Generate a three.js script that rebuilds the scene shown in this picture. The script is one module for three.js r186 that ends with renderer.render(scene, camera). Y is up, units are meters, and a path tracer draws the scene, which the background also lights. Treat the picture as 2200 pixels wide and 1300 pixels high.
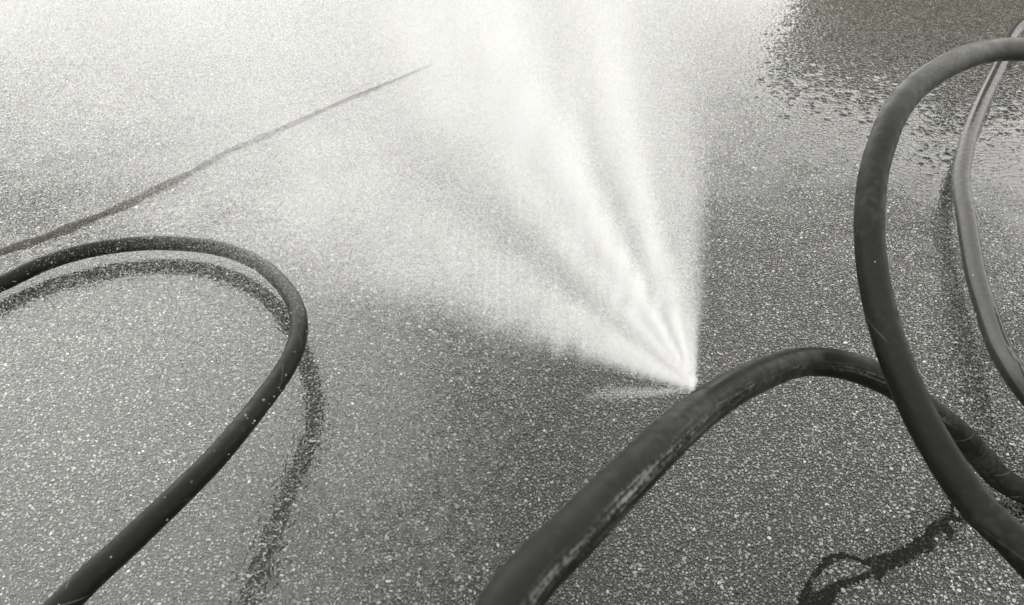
import * as THREE from 'three';
import { mergeGeometries } from 'three/addons/utils/BufferGeometryUtils.js';
import { createNoise2D, createNoise3D } from 'simplex-noise';

// ---------------------------------------------------------------- camera, sky, sun, exposure
const rad = THREE.MathUtils.degToRad;
const scene = new THREE.Scene();
const camera = new THREE.PerspectiveCamera(41.27, 1024 / 605, 0.05, 1000);
camera.position.set(0, 1.1, 0);
camera.rotation.x = rad(-37);
camera.focus = 1.75;
camera.userData.fStop = 7;

const SUN = new THREE.Vector3(-0.42, 0.5, -0.9).normalize();   // behind thin even cloud, ahead and to the left
const SKY = 1.0;
function overcast() {
  const W = 512, H = 256, d = new Float32Array(W * H * 4), n3 = createNoise3D(rng(5)), v = new THREE.Vector3();
  for (let r = 0; r < H; r++) for (let c = 0; c < W; c++) {
    const up = ((r + 0.5) / H - 0.5) * Math.PI, az = ((c + 0.5) / W - 0.5) * 2 * Math.PI;
    v.set(Math.cos(az) * Math.cos(up), Math.sin(up), Math.sin(az) * Math.cos(up));
    const cloud = 0.05 * n3(v.x * 2.2, v.y * 4, v.z * 2.2) + 0.03 * n3(v.x * 6, v.y * 11, v.z * 6);
    const glow = 0.95 * Math.exp(-(1 - v.dot(SUN)) / 0.2);
    const L = SKY * (0.9 + 0.1 * Math.max(0, v.y) + cloud + glow), i = (r * W + c) * 4;
    d[i] = L; d[i + 1] = L * 0.997; d[i + 2] = L * 0.965; d[i + 3] = 1;
  }
  const t = new THREE.DataTexture(d, W, H, THREE.RGBAFormat, THREE.FloatType);
  t.mapping = THREE.EquirectangularReflectionMapping; t.magFilter = t.minFilter = THREE.LinearFilter; t.needsUpdate = true;
  return t;
}
scene.background = scene.environment = overcast();
const sun = new THREE.DirectionalLight(0xfff6ea, 0.6);
sun.position.copy(SUN).multiplyScalar(20);
sun.castShadow = true; sun.shadow.radius = 300;
Object.assign(sun.shadow.camera, { left: -8, right: 8, top: 8, bottom: -8, near: 1, far: 60 });
scene.add(sun);

const renderer = new THREE.WebGLRenderer({ antialias: true });
renderer.setSize(1024, 605);
renderer.toneMapping = THREE.LinearToneMapping;
renderer.toneMappingExposure = 2.2;
renderer.shadowMap.enabled = true;

// ---------------------------------------------------------------- helpers
function rng(seed) {
  let a = seed >>> 0;
  return () => { a = (a + 0x6d2b79f5) | 0; let t = Math.imul(a ^ (a >>> 15), 1 | a); t = (t + Math.imul(t ^ (t >>> 7), 61 | t)) ^ t; return ((t ^ (t >>> 14)) >>> 0) / 4294967296; };
}
const V = (x, y, z) => new THREE.Vector3(x, y, z);
const clamp = THREE.MathUtils.clamp, smooth = THREE.MathUtils.smoothstep, lerp = THREE.MathUtils.lerp;
const gaussOf = (r) => () => Math.sqrt(-2 * Math.log(1 - r() + 1e-12)) * Math.cos(2 * Math.PI * r());
const grey = (v, warm = 0) => new THREE.Color().setRGB(v * (1 + warm), v, v * (0.95 - warm));
const n2 = createNoise2D(rng(11)), n2b = createNoise2D(rng(12)), n3 = createNoise3D(rng(13));
const names = new Map();
function numbered(name) { const k = names.get(name) ?? 0; names.set(name, k + 1); return k ? name + '_' + String(k).padStart(3, '0') : name; }
function tag(o, label, category, group) { o.userData.label = label; o.userData.category = category; if (group) o.userData.group = group; return o; }
function put(name, geometry, material, parent = scene) {
  const m = new THREE.Mesh(geometry, material);
  m.name = numbered(name); m.castShadow = m.receiveShadow = true; parent.add(m);
  return m;
}
function copies(name, geometry, material, matrices, colors, parent) {
  const m = new THREE.InstancedMesh(geometry, material, matrices.length);
  matrices.forEach((x, i) => m.setMatrixAt(i, x));
  if (colors) colors.forEach((c, i) => m.setColorAt(i, c));
  m.name = numbered(name); m.userData.kind = 'stuff'; m.castShadow = m.receiveShadow = true; parent.add(m);
  return m;
}
// a texture of w x h pixels, f(u, v) -> value or [r, g, b] in 0..1 (u, v run 0..1; the noise is made to tile by tileNoise)
function texture(w, h, f, srgb = false) {
  const d = new Uint8Array(w * h * 4);
  for (let y = 0; y < h; y++) for (let x = 0; x < w; x++) {
    const v = f((x + 0.5) / w, (y + 0.5) / h), i = (y * w + x) * 4;
    for (let c = 0; c < 3; c++) d[i + c] = clamp(Math.round((Array.isArray(v) ? v[c] : v) * 255), 0, 255);
    d[i + 3] = 255;
  }
  const t = new THREE.DataTexture(d, w, h);
  t.wrapS = t.wrapT = THREE.RepeatWrapping; t.magFilter = t.minFilter = THREE.LinearFilter;
  if (srgb) t.colorSpace = THREE.SRGBColorSpace;
  t.needsUpdate = true;
  return t;
}
// distance to the nearest and second nearest of n scattered points on a tile, sampled through a grid
function worley(cells, seed) {
  const r = rng(seed), p = Array.from({ length: cells * cells }, () => [r(), r(), r()]);
  return (u, v) => {
    const x = u * cells, y = v * cells, i = Math.floor(x), j = Math.floor(y);
    let a = 9, b = 9, id = 0;
    for (let dj = -1; dj <= 1; dj++) for (let di = -1; di <= 1; di++) {
      const q = p[((j + dj + cells) % cells) * cells + ((i + di + cells) % cells)], d = Math.hypot(i + di + q[0] - x, j + dj + q[1] - y);
      if (d < a) { b = a; a = d; id = q[2]; } else if (d < b) b = d;
    }
    return [a, b, id];
  };
}

// ---------------------------------------------------------------- the ground: wet asphalt with exposed aggregate
// how bright the stones are, by place (slightly lighter on the left, darker in the middle foreground)
function stoneTone(x, z) {
  const dark = Math.exp(-Math.pow((x - 0.1 + 0.25 * (z + 1)) / 0.5, 2)) * smooth(z, -2.1, -1.3);
  return clamp(1.5 + 0.15 * smooth(-x, 0.3, 0.9) - 0.75 * dark + 0.12 * n2(x * 1.1, z * 1.1) + 0.08 * n2b(x * 4, z * 4), 0.5, 2.1);
}
// how much standing water covers the asphalt (0..1): the far half, most of all on the right, and round the bent hose at the left
function farWater(x, z) {
  const right = smooth(x, 0.2, 1.3), reach = -z - 1.75 + 0.25 * right + 0.3 * n2(x * 1.3, z * 1.3) + 0.25 * n2b(x * 5, z * 5);
  return 0.95 * smooth(reach, -0.1, 0.8) * (0.5 + 0.5 * right);
}
function nearWater(x, z) {
  const d = Math.hypot(x + 0.75, (z + 1.15) * 0.95);
  return 0.97 * (1 - smooth(d + 0.1 * n2(x * 3, z * 3) + 0.12 * n2b(x * 30, z * 30), 0.5, 0.85));
}
const FAR_LEVEL = 0.0026, NEAR_LEVEL = 0.0011;
const HOSE_REFLECTION = [[0.425, -0.674], [0.446, -0.721], [0.466, -0.746], [0.462, -0.721], [0.474, -0.72], [0.507, -0.738], [0.548, -0.75], [0.568, -0.761], [0.558, -0.769], [0.536, -0.78], [0.526, -0.778], [0.5, -0.763], [0.474, -0.743], [0.468, -0.746], [0.487, -0.767], [0.516, -0.787], [0.533, -0.79], [0.547, -0.782], [0.564, -0.776], [0.567, -0.783], [0.598, -0.787], [0.632, -0.797], [0.655, -0.815], [0.677, -0.825], [0.686, -0.838], [0.704, -0.853], [0.723, -0.86], [0.738, -0.872], [0.751, -0.888], [0.754, -0.886], [0.741, -0.867], [0.75, -0.86], [0.763, -0.854], [0.746, -0.851], [0.727, -0.853], [0.73, -0.834], [0.717, -0.811], [0.711, -0.825], [0.696, -0.825], [0.687, -0.806], [0.682, -0.791], [0.663, -0.79], [0.644, -0.78], [0.627, -0.767], [0.595, -0.758], [0.579, -0.746], [0.571, -0.738], [0.564, -0.746], [0.543, -0.738], [0.518, -0.728], [0.499, -0.713], [0.485, -0.69], [0.473, -0.674]];  // outline of the spraying hose's reflection, painted dark on ground and stones
function inReflection(x, z) { let c = false; for (let i = 0, j = HOSE_REFLECTION.length - 1; i < HOSE_REFLECTION.length; j = i++) { const [a, b] = HOSE_REFLECTION[i], [p, q] = HOSE_REFLECTION[j]; if ((b > z) !== (q > z) && x < ((p - a) * (z - b)) / (q - b) + a) c = !c; } return c; }
const waterOrReflectionLevel = (x, z, k) => (x > 0.4 && z > -0.9 && z < -0.67 && inReflection(x, z) ? 0.003 : farWater(x, z) > 0.1 + 0.8 * k ? FAR_LEVEL : nearWater(x, z) > 0.1 + 0.8 * k ? NEAR_LEVEL : 0);  // inside the painted reflection the level only marks stones to darken
const fines = worley(150, 21), fines2 = worley(260, 22);
const binderMap = texture(1024, 1024, (u, v) => {
  const [a, b, id] = fines(u, v), [c, , id2] = fines2(u, v);
  let k = 0.045 + 0.04 * id2;
  if (id > 0.45 && a < 0.34) k = 0.08 + 0.2 * (id - 0.45) + 0.08 * id2;
  if (id2 > 0.85 && c < 0.4) k = 0.3;
  return [k * 1.01, k, k * 0.96];
}, true);
const binderBump = texture(1024, 1024, (u, v) => { const [a] = fines(u, v), [c] = fines2(u, v); return 0.75 - 0.5 * a - 0.25 * c; });
for (const t of [binderMap, binderBump]) t.repeat.set(1 / 0.6, 1 / 0.6);
const binder = new THREE.MeshPhysicalMaterial({ color: grey(1), map: binderMap, bumpMap: binderBump, bumpScale: 0.0016, roughness: 0.16, specularIntensity: 0.6 });
const flat = new THREE.PlaneGeometry(240, 240).rotateX(-Math.PI / 2);
{ const p = flat.attributes.position, u = flat.attributes.uv; for (let i = 0; i < p.count; i++) u.setXY(i, p.getX(i), p.getZ(i)); }
const asphalt = put('asphalt', flat, binder);
asphalt.userData.kind = 'structure';

// one chip of stone: a slightly domed top over a rounded shoulder, 24 triangles, 1 across
function chip(seed) {
  const r = rng(seed), n = 7, pos = [], idx = [];
  const rim = Array.from({ length: n }, (_, i) => { const a = (i + (r() - 0.5) * 0.9) / n * 2 * Math.PI, q = 0.5 * (0.74 + 0.42 * r()); return [Math.cos(a) * q, Math.sin(a) * q]; });
  pos.push(0, 0.012, 0);
  for (const [k, y] of [[0.92, 0], [0.92, 0], [1, -0.07], [1.03, -0.4]]) for (const [x, z] of rim) pos.push(x * k, y, z * k);   // the flat top keeps an edge of its own
  for (let i = 0; i < n; i++) {
    const j = (i + 1) % n;
    idx.push(0, 1 + j, 1 + i);
    for (const o of [n, 2 * n]) idx.push(1 + o + i, 1 + o + j, 1 + o + n + i, 1 + o + j, 1 + o + n + j, 1 + o + n + i);
  }
  const g = new THREE.BufferGeometry();
  g.setAttribute('position', new THREE.Float32BufferAttribute(pos, 3)); g.setIndex(idx); g.computeVertexNormals();
  return g;
}
const sunkOrReflectionMat = new THREE.MeshPhysicalMaterial({ color: 0xffffff, roughness: 0.8, specularIntensity: 0.1 });   // stones wholly under water, and those darkened inside the painted hose reflection
const stoneMat = new THREE.MeshPhysicalMaterial({ color: 0xffffff, roughness: 0.6, specularIntensity: 0.4, clearcoat: 1, clearcoatRoughness: 0.08 });
{
  const r = rng(31), gauss = gaussOf(r), q = new THREE.Quaternion(), e = new THREE.Euler(), shapes = [chip(1), chip(2), chip(3)];
  const many = [...shapes, ...shapes].map(() => ({ m: [], c: [] })), near = [];
  const grid = new Map(), key = (x, z) => Math.floor(x / 0.014) * 100003 + Math.floor(z / 0.014);
  const free = (x, z, s) => {
    for (let i = -1; i <= 1; i++) for (let j = -1; j <= 1; j++) for (const o of grid.get(key(x + i * 0.014, z + j * 0.014)) ?? []) if (Math.hypot(o[0] - x, o[1] - z) < (o[2] + s) * 0.37) return false;
    return true;
  };
  const stone = (x, z, s) => {
    const k = key(x, z);
    if (!free(x, z, s)) return;
    grid.has(k) ? grid.get(k).push([x, z, s]) : grid.set(k, [[x, z, s]]);
    const t = r(), tone = stoneTone(x, z);
    let a = t < 0.28 ? 0.014 + 0.016 * r() : t < 0.68 ? 0.03 + 0.03 * r() : t < 0.975 ? 0.05 + 0.035 * r() : 0.1 + 0.06 * r();
    a = Math.min(0.5, 1.9 * a * tone);
    e.set(gauss() * 0.06, r() * 6.283, gauss() * 0.06);
    const lift = -0.0003 + 0.0008 * r();
    const m = new THREE.Matrix4().compose(V(x, 0.0009 + s * 0.06 + lift, z), q.setFromEuler(e), V(s * (0.9 + 0.35 * r()), s * (0.7 + 0.5 * r()), s * (0.6 + 0.4 * r())));
    const c = grey(a, (r() - 0.5) * 0.05), which = Math.floor(r() * 3);
    const level = waterOrReflectionLevel(x, z, r());
    if (!level && s > 0.0072 && Math.hypot(x, z) < 0.98 && Math.abs(x) < 0.75 && near.length < 300 && z < -0.66) near.push([which, m, c]);
    else { const k = which + (0.0009 + s * 0.1 + lift < level ? 3 : 0); if (k > 2) c.multiplyScalar(level > 0.0028 ? 0.2 : level < 0.002 ? 0.4 : 0.6); many[k].m.push(m); many[k].c.push(c); }  // stones inside the painted hose reflection are darkened most
  };
  const field = (n, lo, hi, far) => { for (let i = 0; i < n; i++) { const z = -0.55 - far * Math.pow(r(), 0.75), w = 0.75 - z * 0.55; stone((r() * 2 - 1) * w, z, lo + (hi - lo) * r() * r()); } };
  field(130000, 0.0048, 0.0098, 3.6); field(300000, 0.0032, 0.0062, 3.2); field(260000, 0.002, 0.0036, 1.7);
  const tones = Array.from({ length: 8 }, (_, i) => { const m = stoneMat.clone(); m.color = grey([0.02, 0.036, 0.06, 0.085, 0.115, 0.15, 0.2, 0.3][i], 0.01); return m; });
  for (const [w, m, c] of near) {
    const k = [0.028, 0.048, 0.072, 0.1, 0.13, 0.175, 0.25].filter((x) => c.g > x).length;
    const o = put('stone', shapes[w], tones[k], asphalt);
    m.decompose(o.position, o.quaternion, o.scale);
  }
  many.forEach((k, i) => copies('aggregate', shapes[i % 3], i < 3 ? stoneMat : sunkOrReflectionMat, k.m, k.c, asphalt));
  console.log('stones', near.length, many.map((k) => k.m.length).join());
}

// ---------------------------------------------------------------- hoses
// rubber: uv in metres along (u) and turns round (v, 0 at the top)
function rubber(seed, { base = 0.0045, scuff = [], pale = null, dust = 0.3, rough = 0.4, coat = 0 } = {}, length) {
  const a = createNoise3D(rng(seed)), b = createNoise3D(rng(seed + 1)), r = rng(seed + 2), W = 2048, H = 256;
  const scratches = Array.from({ length: 26 }, () => [r() * length, r(), (r() - 0.5) * 9, 0.02 + 0.05 * r(), 0.25 + 0.5 * r()]);
  const tex = (f, srgb) => { const t = texture(W, H, (u, v) => f(u * length, v), srgb); t.repeat.set(1 / length, 1); return t; };
  const ring = (n, x, v, k) => n(x * k, k * 0.0205 * Math.cos(v * 6.283), k * 0.0205 * Math.sin(v * 6.283));
  const wear = (x, v) => {
    let s = 0;
    for (const [v0, w, x0, x1, amount] of scuff) {
      let dv = Math.abs(v - v0 - 0.02 * a(x * 3, 7, 0)); dv = Math.min(dv, 1 - dv);
      const patch = smooth(0.7 * a(x * 7, v * 30, 1) + 0.5 * b(x * 30, v * 55, 2) + 0.6 * ring(a, x, v, 190), -0.3, 1.1);
      s += amount * patch * (0.25 + 0.75 * smooth(a(x * 6, v0 * 9, 9), -0.25, 0.45)) * Math.exp(-(dv * dv) / (2 * w * w)) * smooth(x, x0, x0 + 0.06) * (1 - smooth(x, x1 - 0.06, x1));
    }
    for (const [x0, v0, slope, len, k] of scratches) {
      const dx = x - x0, dv = v - v0; if (Math.abs(dv) > len * 3) continue;
      s += 0.5 * k * Math.exp(-Math.pow((dx - dv / slope * 0.4) / 0.0012, 2)) * smooth(len * 3 - Math.abs(dv), 0, 0.05);
    }
    return s;
  };
  const map = tex((x, v) => {
    const w = wear(x, v), mottle = 1 + 0.25 * ring(a, x, v, 14) + 0.25 * ring(b, x, v, 70);
    const d = dust * smooth(ring(b, x, v, 5) + 0.6 * ring(a, x, v, 60), 0.1, 1.1) * 0.025;
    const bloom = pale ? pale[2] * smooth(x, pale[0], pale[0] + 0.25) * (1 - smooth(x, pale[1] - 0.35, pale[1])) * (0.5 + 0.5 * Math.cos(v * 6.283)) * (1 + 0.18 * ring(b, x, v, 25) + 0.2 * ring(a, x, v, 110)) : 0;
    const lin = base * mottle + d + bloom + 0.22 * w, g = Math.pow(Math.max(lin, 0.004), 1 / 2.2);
    return [g * 1.005, g, g * 0.975];
  }, true);
  const roughness = tex((x, v) => clamp(rough + 0.12 * ring(a, x, v, 40) + 0.5 * wear(x, v), 0.1, 1));
  const bump = tex((x, v) => 0.5 + 0.18 * ring(a, x, v, 60) + 0.18 * ring(b, x, v, 190) + 0.08 * Math.sin(x * 6.283 / 0.0045));
  return new THREE.MeshPhysicalMaterial({ color: 0xffffff, map, roughnessMap: roughness, roughness: 1, bumpMap: bump, bumpScale: 0.0004, specularIntensity: coat ? 0.1 : 0.18, clearcoat: coat, clearcoatRoughness: 0.08 });
}
// a hose swept along points, round, a little oval and uneven, with rounded ends
function sweep(points, radius, seed) {
  const curve = new THREE.CatmullRomCurve3(points.map((p) => V(...p)), false, 'centripetal'), length = curve.getLength(), n = Math.ceil(length / 0.008), m = 40;
  const pos = [], uv = [], idx = [], noise = createNoise2D(rng(seed)), up = V(0, 1, 0), frames = [];
  let side = null;
  for (let i = 0; i <= n; i++) {
    const p = curve.getPointAt(i / n), t = curve.getTangentAt(i / n).normalize();
    const s = V(0, 0, 0).crossVectors(t, up); if (s.lengthSq() < 0.02 && side) s.copy(side); s.normalize();
    if (side && s.dot(side) < 0) s.negate(); side = s.clone();
    const top = V(0, 0, 0).crossVectors(s, t).normalize();
    frames.push({ p, t, s, top });
    const end = Math.min(i, n - i) * length / n, k = end < 0.008 ? 0.86 : 1;
    for (let j = 0; j <= m; j++) {
      const a = j / m * 2 * Math.PI, r = radius * k * (1 + 0.012 * noise(i * 0.05, 3) + 0.012 * Math.cos(2 * a + i * 0.02) + 0.006 * noise(i * 0.3, Math.cos(a) * 2));
      pos.push(p.x + r * (top.x * Math.cos(a) + s.x * Math.sin(a)), p.y + r * (top.y * Math.cos(a) + s.y * Math.sin(a)), p.z + r * (top.z * Math.cos(a) + s.z * Math.sin(a)));
      uv.push(i / n * length, j / m);
    }
  }
  for (let i = 0; i < n; i++) for (let j = 0; j < m; j++) { const a = i * (m + 1) + j, b = a + m + 1; idx.push(a, b, a + 1, a + 1, b, b + 1); }
  for (const [row, f] of [[0, frames[0]], [n, frames[n]]]) {
    const c = pos.length / 3; pos.push(f.p.x, f.p.y, f.p.z); uv.push(row / n * length, 0);
    for (let j = 0; j < m; j++) { const a = row * (m + 1) + j; row ? idx.push(a, c, a + 1) : idx.push(a + 1, c, a); }
  }
  const g = new THREE.BufferGeometry();
  g.setAttribute('position', new THREE.Float32BufferAttribute(pos, 3)); g.setAttribute('uv', new THREE.Float32BufferAttribute(uv, 2)); g.setIndex(idx); g.computeVertexNormals();
  const nr = g.attributes.normal;                                  // no seam where the ring closes
  for (let i = 0; i <= n; i++) { const a = i * (m + 1), b = a + m, v = V(nr.getX(a) + nr.getX(b), nr.getY(a) + nr.getY(b), nr.getZ(a) + nr.getZ(b)).normalize(); nr.setXYZ(a, v.x, v.y, v.z); nr.setXYZ(b, v.x, v.y, v.z); }
  return { g, length, frames, radius };
}
function hose(points, radius, seed, look, label) {
  const s = sweep(points, radius, seed), o = put('hose', s.g, rubber(seed * 10, look, s.length));
  tag(o, label, 'hose');
  return { o, ...s };
}
const burstHose = hose([[-0.3, 0.06, 0.75], [-0.22, 0.36, 0.32], [-0.1, 0.56, 0.0], [-0.05, 0.592, -0.2], [-0.001, 0.588, -0.326], [0.053, 0.566, -0.406], [0.108, 0.546, -0.482], [0.154, 0.527, -0.545], [0.205, 0.499, -0.614], [0.291, 0.444, -0.719], [0.416, 0.36, -0.845], [0.463, 0.352, -0.848], [0.555, 0.298, -0.867], [0.641, 0.225, -0.882], [0.717, 0.155, -0.904], [0.784, 0.085, -0.916], [0.836, 0.04, -0.9], [1.0, 0.022, -0.8], [1.15, 0.021, -0.55], [1.2, 0.021, -0.1]],
  0.0205, 41, { scuff: [[0.15, 0.022, 0.9, 1.75, 1.0], [0.19, 0.04, 0.8, 2.4, 0.3], [0.1, 0.012, 1.35, 1.7, 0.5]], dust: 0.5 }, 'scuffed black hose rising from the bottom edge with water spraying from its side');
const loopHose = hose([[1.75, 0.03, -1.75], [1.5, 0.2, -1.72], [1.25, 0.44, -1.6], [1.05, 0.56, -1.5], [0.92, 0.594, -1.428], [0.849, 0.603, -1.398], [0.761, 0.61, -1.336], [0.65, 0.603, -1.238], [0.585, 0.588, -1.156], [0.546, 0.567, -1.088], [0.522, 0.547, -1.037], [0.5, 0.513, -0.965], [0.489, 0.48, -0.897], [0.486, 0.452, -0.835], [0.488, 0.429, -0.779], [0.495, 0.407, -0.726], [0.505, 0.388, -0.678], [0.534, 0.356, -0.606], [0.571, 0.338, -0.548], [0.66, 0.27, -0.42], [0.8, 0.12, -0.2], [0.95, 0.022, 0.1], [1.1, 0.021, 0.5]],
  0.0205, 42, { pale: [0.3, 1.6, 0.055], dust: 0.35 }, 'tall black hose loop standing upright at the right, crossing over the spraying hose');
const wetHose = hose([[3.4, 0.024, -4.4], [2.9, 0.05, -3.95], [2.4, 0.08, -3.5], [1.942, 0.09, -3.09], [1.649, 0.09, -2.653], [1.433, 0.09, -2.326], [1.286, 0.088, -2.083], [1.18, 0.08, -1.876], [1.118, 0.073, -1.70], [1.045, 0.062, -1.485], [1.007, 0.06, -1.351], [0.967, 0.068, -1.212], [0.944, 0.085, -1.09], [0.97, 0.07, -0.96], [1.1, 0.023, -0.6], [1.3, 0.023, 0.1]],
  0.0218, 43, { base: 0.005, dust: 0.15, rough: 0.45, coat: 0.45 }, 'wet shiny black hose curving low along the right edge, farther back than the tall loop');
const bentHose = hose([[-1.9, 0.02, -0.9], [-1.6, 0.02, -1.1], [-1.36, 0.024, -1.3], [-1.168, 0.03, -1.491], [-1.098, 0.034, -1.572], [-1.016, 0.036, -1.622], [-0.905, 0.036, -1.651], [-0.787, 0.037, -1.646], [-0.686, 0.042, -1.613], [-0.591, 0.05, -1.546], [-0.516, 0.064, -1.452], [-0.456, 0.085, -1.344], [-0.422, 0.105, -1.244], [-0.412, 0.113, -1.161], [-0.419, 0.116, -1.088], [-0.432, 0.126, -1.011], [-0.457, 0.165, -0.842], [-0.483, 0.18, -0.756], [-0.515, 0.195, -0.664], [-0.545, 0.205, -0.588], [-0.6, 0.2, -0.45], [-0.66, 0.13, -0.2], [-0.7, 0.019, 0.2]],
  0.018, 44, { dust: 0.25 }, 'black hose bent into a low rounded loop on the asphalt at the left');

// the slit the water leaves by, on the far side of the spraying hose
const NOZZLE = V(0.1935, 0.5155, -0.6245);
{
  let f = burstHose.frames[0]; for (const k of burstHose.frames) if (k.p.distanceTo(NOZZLE) < f.p.distanceTo(NOZZLE)) f = k;
  const out = NOZZLE.clone().sub(f.p); out.addScaledVector(f.t, -out.dot(f.t)).normalize();
  NOZZLE.copy(f.p).addScaledVector(out, burstHose.radius);
  const lip = new THREE.TorusGeometry(0.004, 0.001, 8, 24).scale(2, 0.6, 1), c = V(0, 0, 0).crossVectors(out, f.t);
  lip.applyMatrix4(new THREE.Matrix4().makeBasis(f.t, c.negate(), out).setPosition(NOZZLE.clone().addScaledVector(out, -0.0008)));
  put('split', lip, new THREE.MeshStandardMaterial({ color: grey(0.02), roughness: 0.6 }), burstHose.o);
}

// ---------------------------------------------------------------- pavement seam
{
  const pts = [[-2.6, -0.62], [-1.91, -1.2], [-1.275, -1.66], [-1.09, -1.84], [-0.985, -1.98], [-0.93, -2.08], [-0.85, -2.22], [-0.7, -2.42], [-0.55, -2.62], [-0.4, -2.81], [-0.3, -2.93]];
  const curve = new THREE.CatmullRomCurve3(pts.map(([x, z]) => V(x, 0, z))), n = 420, pos = [], uv = [], idx = [], r = rng(61);
  for (let i = 0; i <= n; i++) {
    const p = curve.getPointAt(i / n), t = curve.getTangentAt(i / n), s = V(-t.z, 0, t.x).normalize(), w = 0.058 * (1 - 0.6 * i / n) * (1 - 0.7 * smooth(i / n, 0.8, 1)) * (1 + 0.45 * n2(i * 0.06, 5) + 0.15 * n2b(i * 0.4, 1)), off = 0.006 * n2(i * 0.03, 9);
    for (const [k, y] of [[-1, 0], [-0.85, 0.004], [-0.3, 0.007], [0.4, 0.0055], [1, 0]]) { const wob = 1 + 0.12 * (r() - 0.5); pos.push(p.x + s.x * (w * k * wob * 0.5 + off), y * (1 + 0.3 * (r() - 0.5)) + 0.0005, p.z + s.z * (w * k * wob * 0.5 + off)); uv.push(i / n * 6, k * w); }
  }
  for (let i = 0; i < n; i++) for (let j = 0; j < 4; j++) { const a = i * 5 + j; idx.push(a, a + 1, a + 5, a + 1, a + 6, a + 5); }
  const g = new THREE.BufferGeometry(); g.setAttribute('position', new THREE.Float32BufferAttribute(pos, 3)); g.setAttribute('uv', new THREE.Float32BufferAttribute(uv, 2)); g.setIndex(idx); g.computeVertexNormals();
  const seam = put('pavement_seam', g, new THREE.MeshPhysicalMaterial({ color: grey(0.04, 0.08), roughness: 0.85, specularIntensity: 0.4, bumpMap: binderBump, bumpScale: 0.002 }));
  seam.userData.kind = 'structure'; seam.userData.label = 'dark tar filled joint running diagonally across the asphalt at the upper left';
}

// ---------------------------------------------------------------- the water: spray out of the slit, and the mist it turns into
const water = new THREE.MeshPhysicalMaterial({ color: new THREE.Color().setRGB(0.77, 0.77, 0.77), roughness: 1, specularIntensity: 0 });
// n small drops (tetrahedra of about 'size') scattered over two cells each way, thinning evenly to the edges, so that neighbours blend
function dropBlock(n, size, seed) {
  const r = rng(seed), pos = new Float32Array(n * 36), T = [[1, 1, 1], [1, -1, -1], [-1, 1, -1], [-1, -1, 1]], F = [[0, 1, 2], [0, 2, 3], [0, 3, 1], [1, 3, 2]], q = new THREE.Quaternion(), v = V(0, 0, 0);
  let o = 0;
  for (let i = 0; i < n; i++) {
    const c = [r() + r() - 1, r() + r() - 1, r() + r() - 1], s = size * (0.7 + 0.6 * r());
    q.set(r() - 0.5, r() - 0.5, r() - 0.5, r() - 0.5).normalize();
    const t = T.map((p) => v.set(...p).multiplyScalar(s).applyQuaternion(q).toArray());
    for (const f of F) for (const k of f) for (let a = 0; a < 3; a++) pos[o++] = t[k][a] + c[a];
  }
  const b = new THREE.BufferGeometry(); b.setAttribute('position', new THREE.BufferAttribute(pos, 3));
  return b;
}
// fills a box with drops so that the share of light stopped per metre is density(x, y, z); cell and drop sizes in metres
function fillWithDrops(name, [x0, y0, z0, x1, y1, z1], cell, size, density, parent, seed) {
  const r = rng(seed), area = 2.6 * size * size, levels = new Map(), s = size / cell;   // mean cross-section of a tetrahedron with edge 2.83 x size, quarter of its surface
  let drops = 0;
  for (let x = x0; x < x1; x += cell) for (let y = y0; y < y1; y += cell) for (let z = z0; z < z1; z += cell) {
    const d = density(x, y, z); if (d <= 0.0025 / cell) continue;
    const n = d * cell ** 3 / (area * 1.33); if (n < 3 && r() > n / 8) continue;
    const k = clamp(Math.floor(Math.log(Math.max(n, 8) / 8) / Math.log(1.45) + r()), 0, 26);
    if (!levels.has(k)) levels.set(k, []);
    const f = () => (r() < 0.5 ? -cell : cell);
    levels.get(k).push(new THREE.Matrix4().compose(V(x, y, z), new THREE.Quaternion(), V(f(), f(), f())));
    drops += 8 * 1.45 ** k;
  }
  let n = 0;
  for (const [k, m] of [...levels].sort((a, b) => a[0] - b[0])) { copies(name, dropBlock(Math.round(8 * 1.45 ** k), s * 0.5, seed + k), water, m, null, parent); n += m.length; }
  console.log(name, n, 'cells', Math.round(drops), 'drops');
}
const spray = new THREE.Group();
spray.name = 'water_spray'; spray.position.copy(NOZZLE); spray.userData.kind = 'stuff';
spray.userData.label = 'white fan of water jets shooting out of the split black hose into mist';
scene.add(spray);
const dirOf = (az, el) => V(Math.sin(rad(az)) * Math.cos(rad(el)), Math.sin(rad(el)), -Math.cos(rad(az)) * Math.cos(rad(el)));
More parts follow.
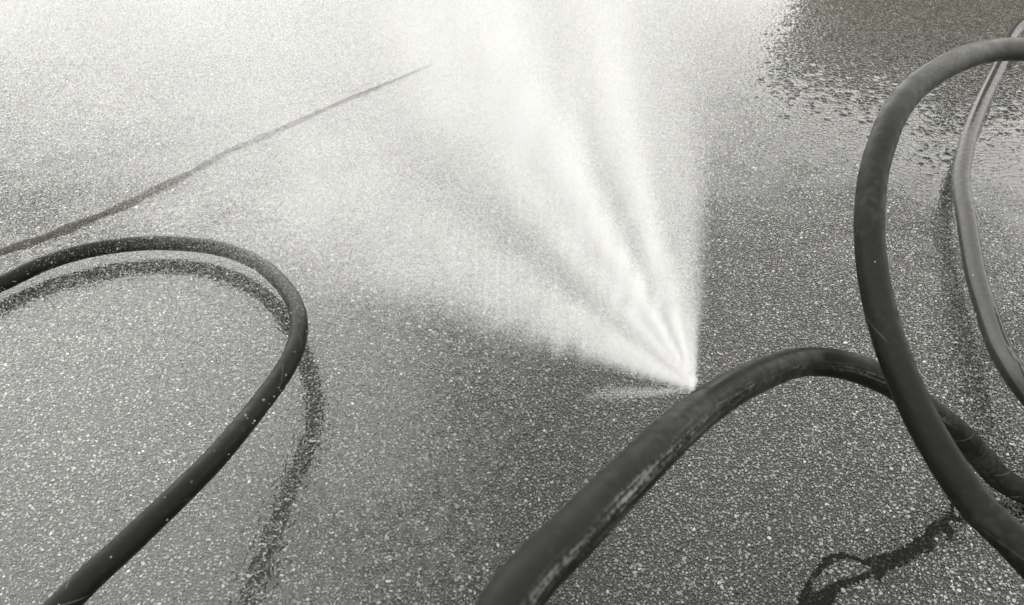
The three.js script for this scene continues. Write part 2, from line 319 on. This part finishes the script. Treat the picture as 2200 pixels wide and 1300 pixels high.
// jets: azimuth, width, strength (how much light a jet stops seen square on), reach in metres
const JETS = [[-63.5, 1.3, 0.5, 1.0], [-56, 6.0, 0.4, 1.3], [-47, 4.0, 0.5, 1.9], [-35, 8, 0.28, 2], [-26.5, 1.7, 1.15, 2.4], [-21, 4, 0.34, 2.4], [-15.3, 2.2, 2.2, 2.6], [-8, 4, 0.34, 2.6], [-2.2, 2.0, 1.5, 2.6], [4.2, 3.2, 0.4, 1.9], [9, 3, 0.2, 0.8]];
function sprayDensity(x, y, z) {
  const s = Math.hypot(x, y, z), az = THREE.MathUtils.radToDeg(Math.atan2(x, -z)), flat = Math.hypot(x, z) + 1e-6;
  if (z > 0.02 || s < 0.0015) return 0;
  const wild = smooth(s, 0.2, 1.4), sway = wild * 3 * n3(x * 2.3, z * 2.3, 4) + wild * 2.5 * n3(x * 6, z * 6, 8);
  const a = az + sway;
  let w = 0;
  for (const [c, spread, k, reach] of JETS) { const q = (a - c) / (spread * (1 + 0.45 * wild)); w += k * Math.exp(-q * q / 2) * (1 - smooth(s, reach * 0.45, reach)); }
  w *= smooth(a, -67 - 2 * wild, -63.5 + 5 * wild) * (1 - smooth(a, 11 - 5 * wild, 14 + 1 * wild));
  w *= Math.exp(0.16 * n2(a * 0.9, Math.log(s) * 0.2) + 0.14 * n2b(a * 2.2, Math.log(s) * 0.15) + wild * (0.4 * n3(x * 3, y * 3, z * 3) + 0.1 * n3(x * 7, y * 7, z * 7)));
  const thick = 0.0016 + s * 0.05 + 0.07 * s * s, mid = 0.055 * flat + 0.05 * s * s, h = (y - mid) / thick;
  return 1.75 * (1 + 1.4 * Math.exp(-s / 0.09)) * (1 - 0.55 * smooth(s, 0.4, 1.4)) * w * Math.pow(s + 0.012, -0.36) * Math.exp(-h * h / 2) / (2.507 * thick);
}
const ring = (lo0, lo1, hi0, hi1) => (x, y, z) => { const s = Math.hypot(x, y, z), k = smooth(s, lo0, lo1) * (1 - smooth(s, hi0, hi1)); return k > 0 ? k * sprayDensity(x, y, z) : 0; };
fillWithDrops('jet', [-0.16, -0.02, -0.16, 0.06, 0.04, 0.01], 0.0045, 0.00014, ring(-1, -0.5, 0.1, 0.14), spray, 101);
fillWithDrops('jet', [-0.56, -0.06, -0.56, 0.17, 0.16, 0.01], 0.014, 0.00018, ring(0.1, 0.14, 0.38, 0.52), spray, 102);
fillWithDrops('jet', [-1.15, -0.25, -1.15, 0.4, 0.5, 0], 0.045, 0.00024, ring(0.38, 0.52, 0.8, 1.1), spray, 103);
fillWithDrops('jet', [-2.0, -0.2, -2.3, 0.7, 0.75, 0], 0.11, 0.00036, ring(0.8, 1.1, 9, 10), spray, 106);
// a thin stray jet to the left
fillWithDrops('jet', [-0.14, -0.03, -0.05, 0, 0.02, 0.05], 0.004, 0.0003, (x, y, z) => { const s = -x, q = Math.hypot(y + 0.10 * s, z + 0.05 * s) / (0.001 + 0.03 * s); return s <= 0 ? 0 : 1.6 * Math.exp(-q * q / 2) / (0.003 + 0.08 * s) * (1 - smooth(s, 0.03, 0.13)); }, spray, 104);
// the mist that hangs and drifts beyond the jets
const mist = new THREE.Group();
mist.name = 'mist'; mist.userData.kind = 'stuff'; mist.userData.label = 'pale mist drifting over the asphalt behind the water jets';
scene.add(mist);
fillWithDrops('mist_bank', [-3.0, 0.14, -4.4, 1.1, 1.1, -1.5], 0.25, 0.0008, (x, y, z) => {
  const back = smooth(-z + 0.6 * smooth(-x, 0.5, 1.4), 1.4, 2.9), side = 1 - smooth(x + 0.12 * z, -0.4, 0.75), tall = 1 - smooth(y, 0.3, 1.25);
  return 0.85 * back * side * tall * clamp(0.35 + 1.15 * n3(x * 0.9, y * 1.6, z * 0.9) + 0.35 * n3(x * 2.3, y * 3, z * 2.3), 0, 1.6);
}, mist, 105);
// single larger drops in the air round the spray
{
  const r = rng(81), g = gaussOf(r), q = new THREE.Quaternion(), drops = [];
  for (let i = 0; i < 7000; i++) {
    const s = 0.15 + 1.3 * r(), p = dirOf(-38 + g() * 34, 2 + g() * 9).multiplyScalar(s); p.y -= 0.15 * s * s * r();
    if (p.y < -0.5) continue;
    drops.push(new THREE.Matrix4().compose(p, q, V(1, 1, 1).multiplyScalar(0.0003 + 0.0005 * r() * r())));
  }
  copies('water_drops', new THREE.IcosahedronGeometry(1, 1), water, drops, null, spray);
}

// ---------------------------------------------------------------- sheets of standing water, and the painted hose reflection
function plates(cells, seed, groove) {              // flat plates of water between grains, each with a tilt of its own, parted by grooves
  const r = rng(seed), p = Array.from({ length: cells * cells }, () => [r(), r(), r() - 0.5, r() - 0.5]);
  return (u, v) => {
    const x = u * cells, y = v * cells, i = Math.floor(x), j = Math.floor(y);
    let a = 9, b = 9, h = 0;
    for (let dj = -1; dj <= 1; dj++) for (let di = -1; di <= 1; di++) {
      const q = p[((j + dj + cells) % cells) * cells + ((i + di + cells) % cells)], ex = i + di + q[0] - x, ey = j + dj + q[1] - y, d = Math.hypot(ex, ey);
      if (d < a) { b = a; a = d; h = ex * q[2] + ey * q[3]; } else if (d < b) b = d;
    }
    return [h, smooth(b - a, 0, groove)];
  };
}
const plate = plates(34, 91, 0.3);
const rippleMap = texture(1024, 1024, (u, v) => { const [h, g] = plate(u, v); return 0.35 + g * (0.2 + 0.6 * h); });
rippleMap.repeat.set(1 / 0.72, 1 / 0.72);
const film = (bump) => new THREE.MeshPhysicalMaterial({ name: 'water',  color: 0xffffff, transmission: 1, thickness: 0, roughness: 0.02, ior: bump > 0.0013 ? 1.52 : 1.42, ...(bump ? { bumpMap: rippleMap, bumpScale: bump } : {}) });
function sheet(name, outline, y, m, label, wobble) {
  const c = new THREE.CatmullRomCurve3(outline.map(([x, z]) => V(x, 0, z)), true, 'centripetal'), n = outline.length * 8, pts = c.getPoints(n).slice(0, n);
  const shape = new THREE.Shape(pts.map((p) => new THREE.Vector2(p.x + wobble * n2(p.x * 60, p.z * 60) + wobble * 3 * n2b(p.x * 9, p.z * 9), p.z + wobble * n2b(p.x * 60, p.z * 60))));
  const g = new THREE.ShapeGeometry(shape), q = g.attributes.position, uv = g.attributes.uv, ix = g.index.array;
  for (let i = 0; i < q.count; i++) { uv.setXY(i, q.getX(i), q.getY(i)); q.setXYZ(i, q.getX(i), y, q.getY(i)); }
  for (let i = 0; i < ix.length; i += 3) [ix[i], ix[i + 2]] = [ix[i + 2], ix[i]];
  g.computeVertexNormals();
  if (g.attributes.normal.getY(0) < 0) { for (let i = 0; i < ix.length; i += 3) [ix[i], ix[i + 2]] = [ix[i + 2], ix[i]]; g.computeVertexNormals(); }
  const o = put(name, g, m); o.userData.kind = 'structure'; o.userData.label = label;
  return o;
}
sheet('painted_reflection', HOSE_REFLECTION, 0.0007, new THREE.MeshPhysicalMaterial({ color: grey(0.006), roughness: 0.6, specularIntensity: 0.12 }), 'black branching hose reflection painted on the asphalt at the lower right', 0.0022);  // the hose's mirror image put into the colour as a dark patch
{
  // the far half of the asphalt stands under a thin film that thins out, patch by patch, towards the camera
  const g = new THREE.PlaneGeometry(9, 6.2, 360, 248).rotateX(-Math.PI / 2).translate(0, FAR_LEVEL, -4.3), q = g.attributes.position, uv = g.attributes.uv, c = new Float32Array(q.count * 4);
  for (let i = 0; i < q.count; i++) {
    const x = q.getX(i), z = q.getZ(i);
    c.set([1, 1, 1, farWater(x, z)], i * 4);
    uv.setXY(i, x, z);
  }
  g.setAttribute('color', new THREE.BufferAttribute(c, 4));
  const m = film(0.0014); m.vertexColors = true; m.transparent = true;
  const o = put('water_film', g, m); o.userData.kind = 'structure'; o.userData.label = 'thin film of standing water over the far asphalt';
}

{
  // calm water between the stones round the bent hose
  const g = new THREE.PlaneGeometry(1.7, 1.7, 340, 340).rotateX(-Math.PI / 2).translate(-0.75, NEAR_LEVEL, -1.15), q = g.attributes.position, uv = g.attributes.uv, c = new Float32Array(q.count * 4);
  for (let i = 0; i < q.count; i++) {
    const x = q.getX(i), z = q.getZ(i);
    c.set([1, 1, 1, nearWater(x, z)], i * 4);
    uv.setXY(i, x, z);
  }
  g.setAttribute('color', new THREE.BufferAttribute(c, 4));
  const m = film(0.0012); m.vertexColors = true; m.transparent = true;
  const o = put('water_film', g, m); o.userData.kind = 'structure'; o.userData.label = 'calm water lying between the stones round the bent hose at the left';
}

// ---------------------------------------------------------------- beyond the picture: what the wet ground mirrors at the top right
{
  const house = new THREE.Group();
  house.name = 'building'; house.position.copy(dirOf(19, 0).multiplyScalar(20)); house.rotation.y = rad(-25);
  tag(house, 'brown building with a dark flat roof beyond the far end of the asphalt', 'building');
  scene.add(house);
  const brown = new THREE.MeshStandardMaterial({ color: new THREE.Color().setRGB(0.2, 0.165, 0.09), roughness: 0.95 }), dark = new THREE.MeshStandardMaterial({ color: grey(0.02), roughness: 0.8 }), glass = new THREE.MeshStandardMaterial({ color: grey(0.03), roughness: 0.15 });
  const box = (w, h, d, x, y, z) => new THREE.BoxGeometry(w, h, d).translate(x, y, z);
  put('wall', box(5.4, 5.5, 6, 2.7, 2.75, -3), brown, house);
  put('roof', box(6.2, 0.75, 7.2, 2.8, 5.88, -3), dark, house);
  for (const x of [0.9, 2.7, 4.5]) { const w = put('window', box(1.0, 1.3, 0.06, x, 1.7, 0.03), glass, house); put('frame', mergeGeometries([box(1.16, 0.08, 0.1, x, 2.39, 0.05), box(1.16, 0.08, 0.1, x, 1.01, 0.05), box(0.08, 1.3, 0.1, x - 0.54, 1.7, 0.05), box(0.08, 1.3, 0.1, x + 0.54, 1.7, 0.05)]), dark, w); }
  const tree = new THREE.Group(), r = rng(97), leaves = [];
  tree.name = 'evergreen_tree'; tree.position.copy(dirOf(30, 0).multiplyScalar(31));
  tag(tree, 'dark evergreen tree behind the brown building', 'tree'); scene.add(tree);
  put('trunk', new THREE.CylinderGeometry(0.06, 0.24, 11, 10).translate(0, 5.5, 0), dark, tree);
  for (let i = 0; i < 2600; i++) {
    const h = 1 + 11 * Math.pow(r(), 1.2), w = (12.2 - h) * 0.24 * (0.75 + 0.25 * Math.sin(h * 4)), a = r() * 6.283, q = w * Math.sqrt(r());
    leaves.push(new THREE.PlaneGeometry(0.5 * (0.6 + r()), 0.22).rotateX(-1.2 + r() * 0.8).rotateZ((r() - 0.5) * 0.6).rotateY(a).translate(Math.cos(a) * q, h - 0.15 * q, Math.sin(a) * q));
  }
  put('crown', mergeGeometries(leaves), new THREE.MeshStandardMaterial({ color: new THREE.Color().setRGB(0.03, 0.04, 0.025), roughness: 0.8, side: THREE.DoubleSide }), tree);
}

renderer.render(scene, camera);
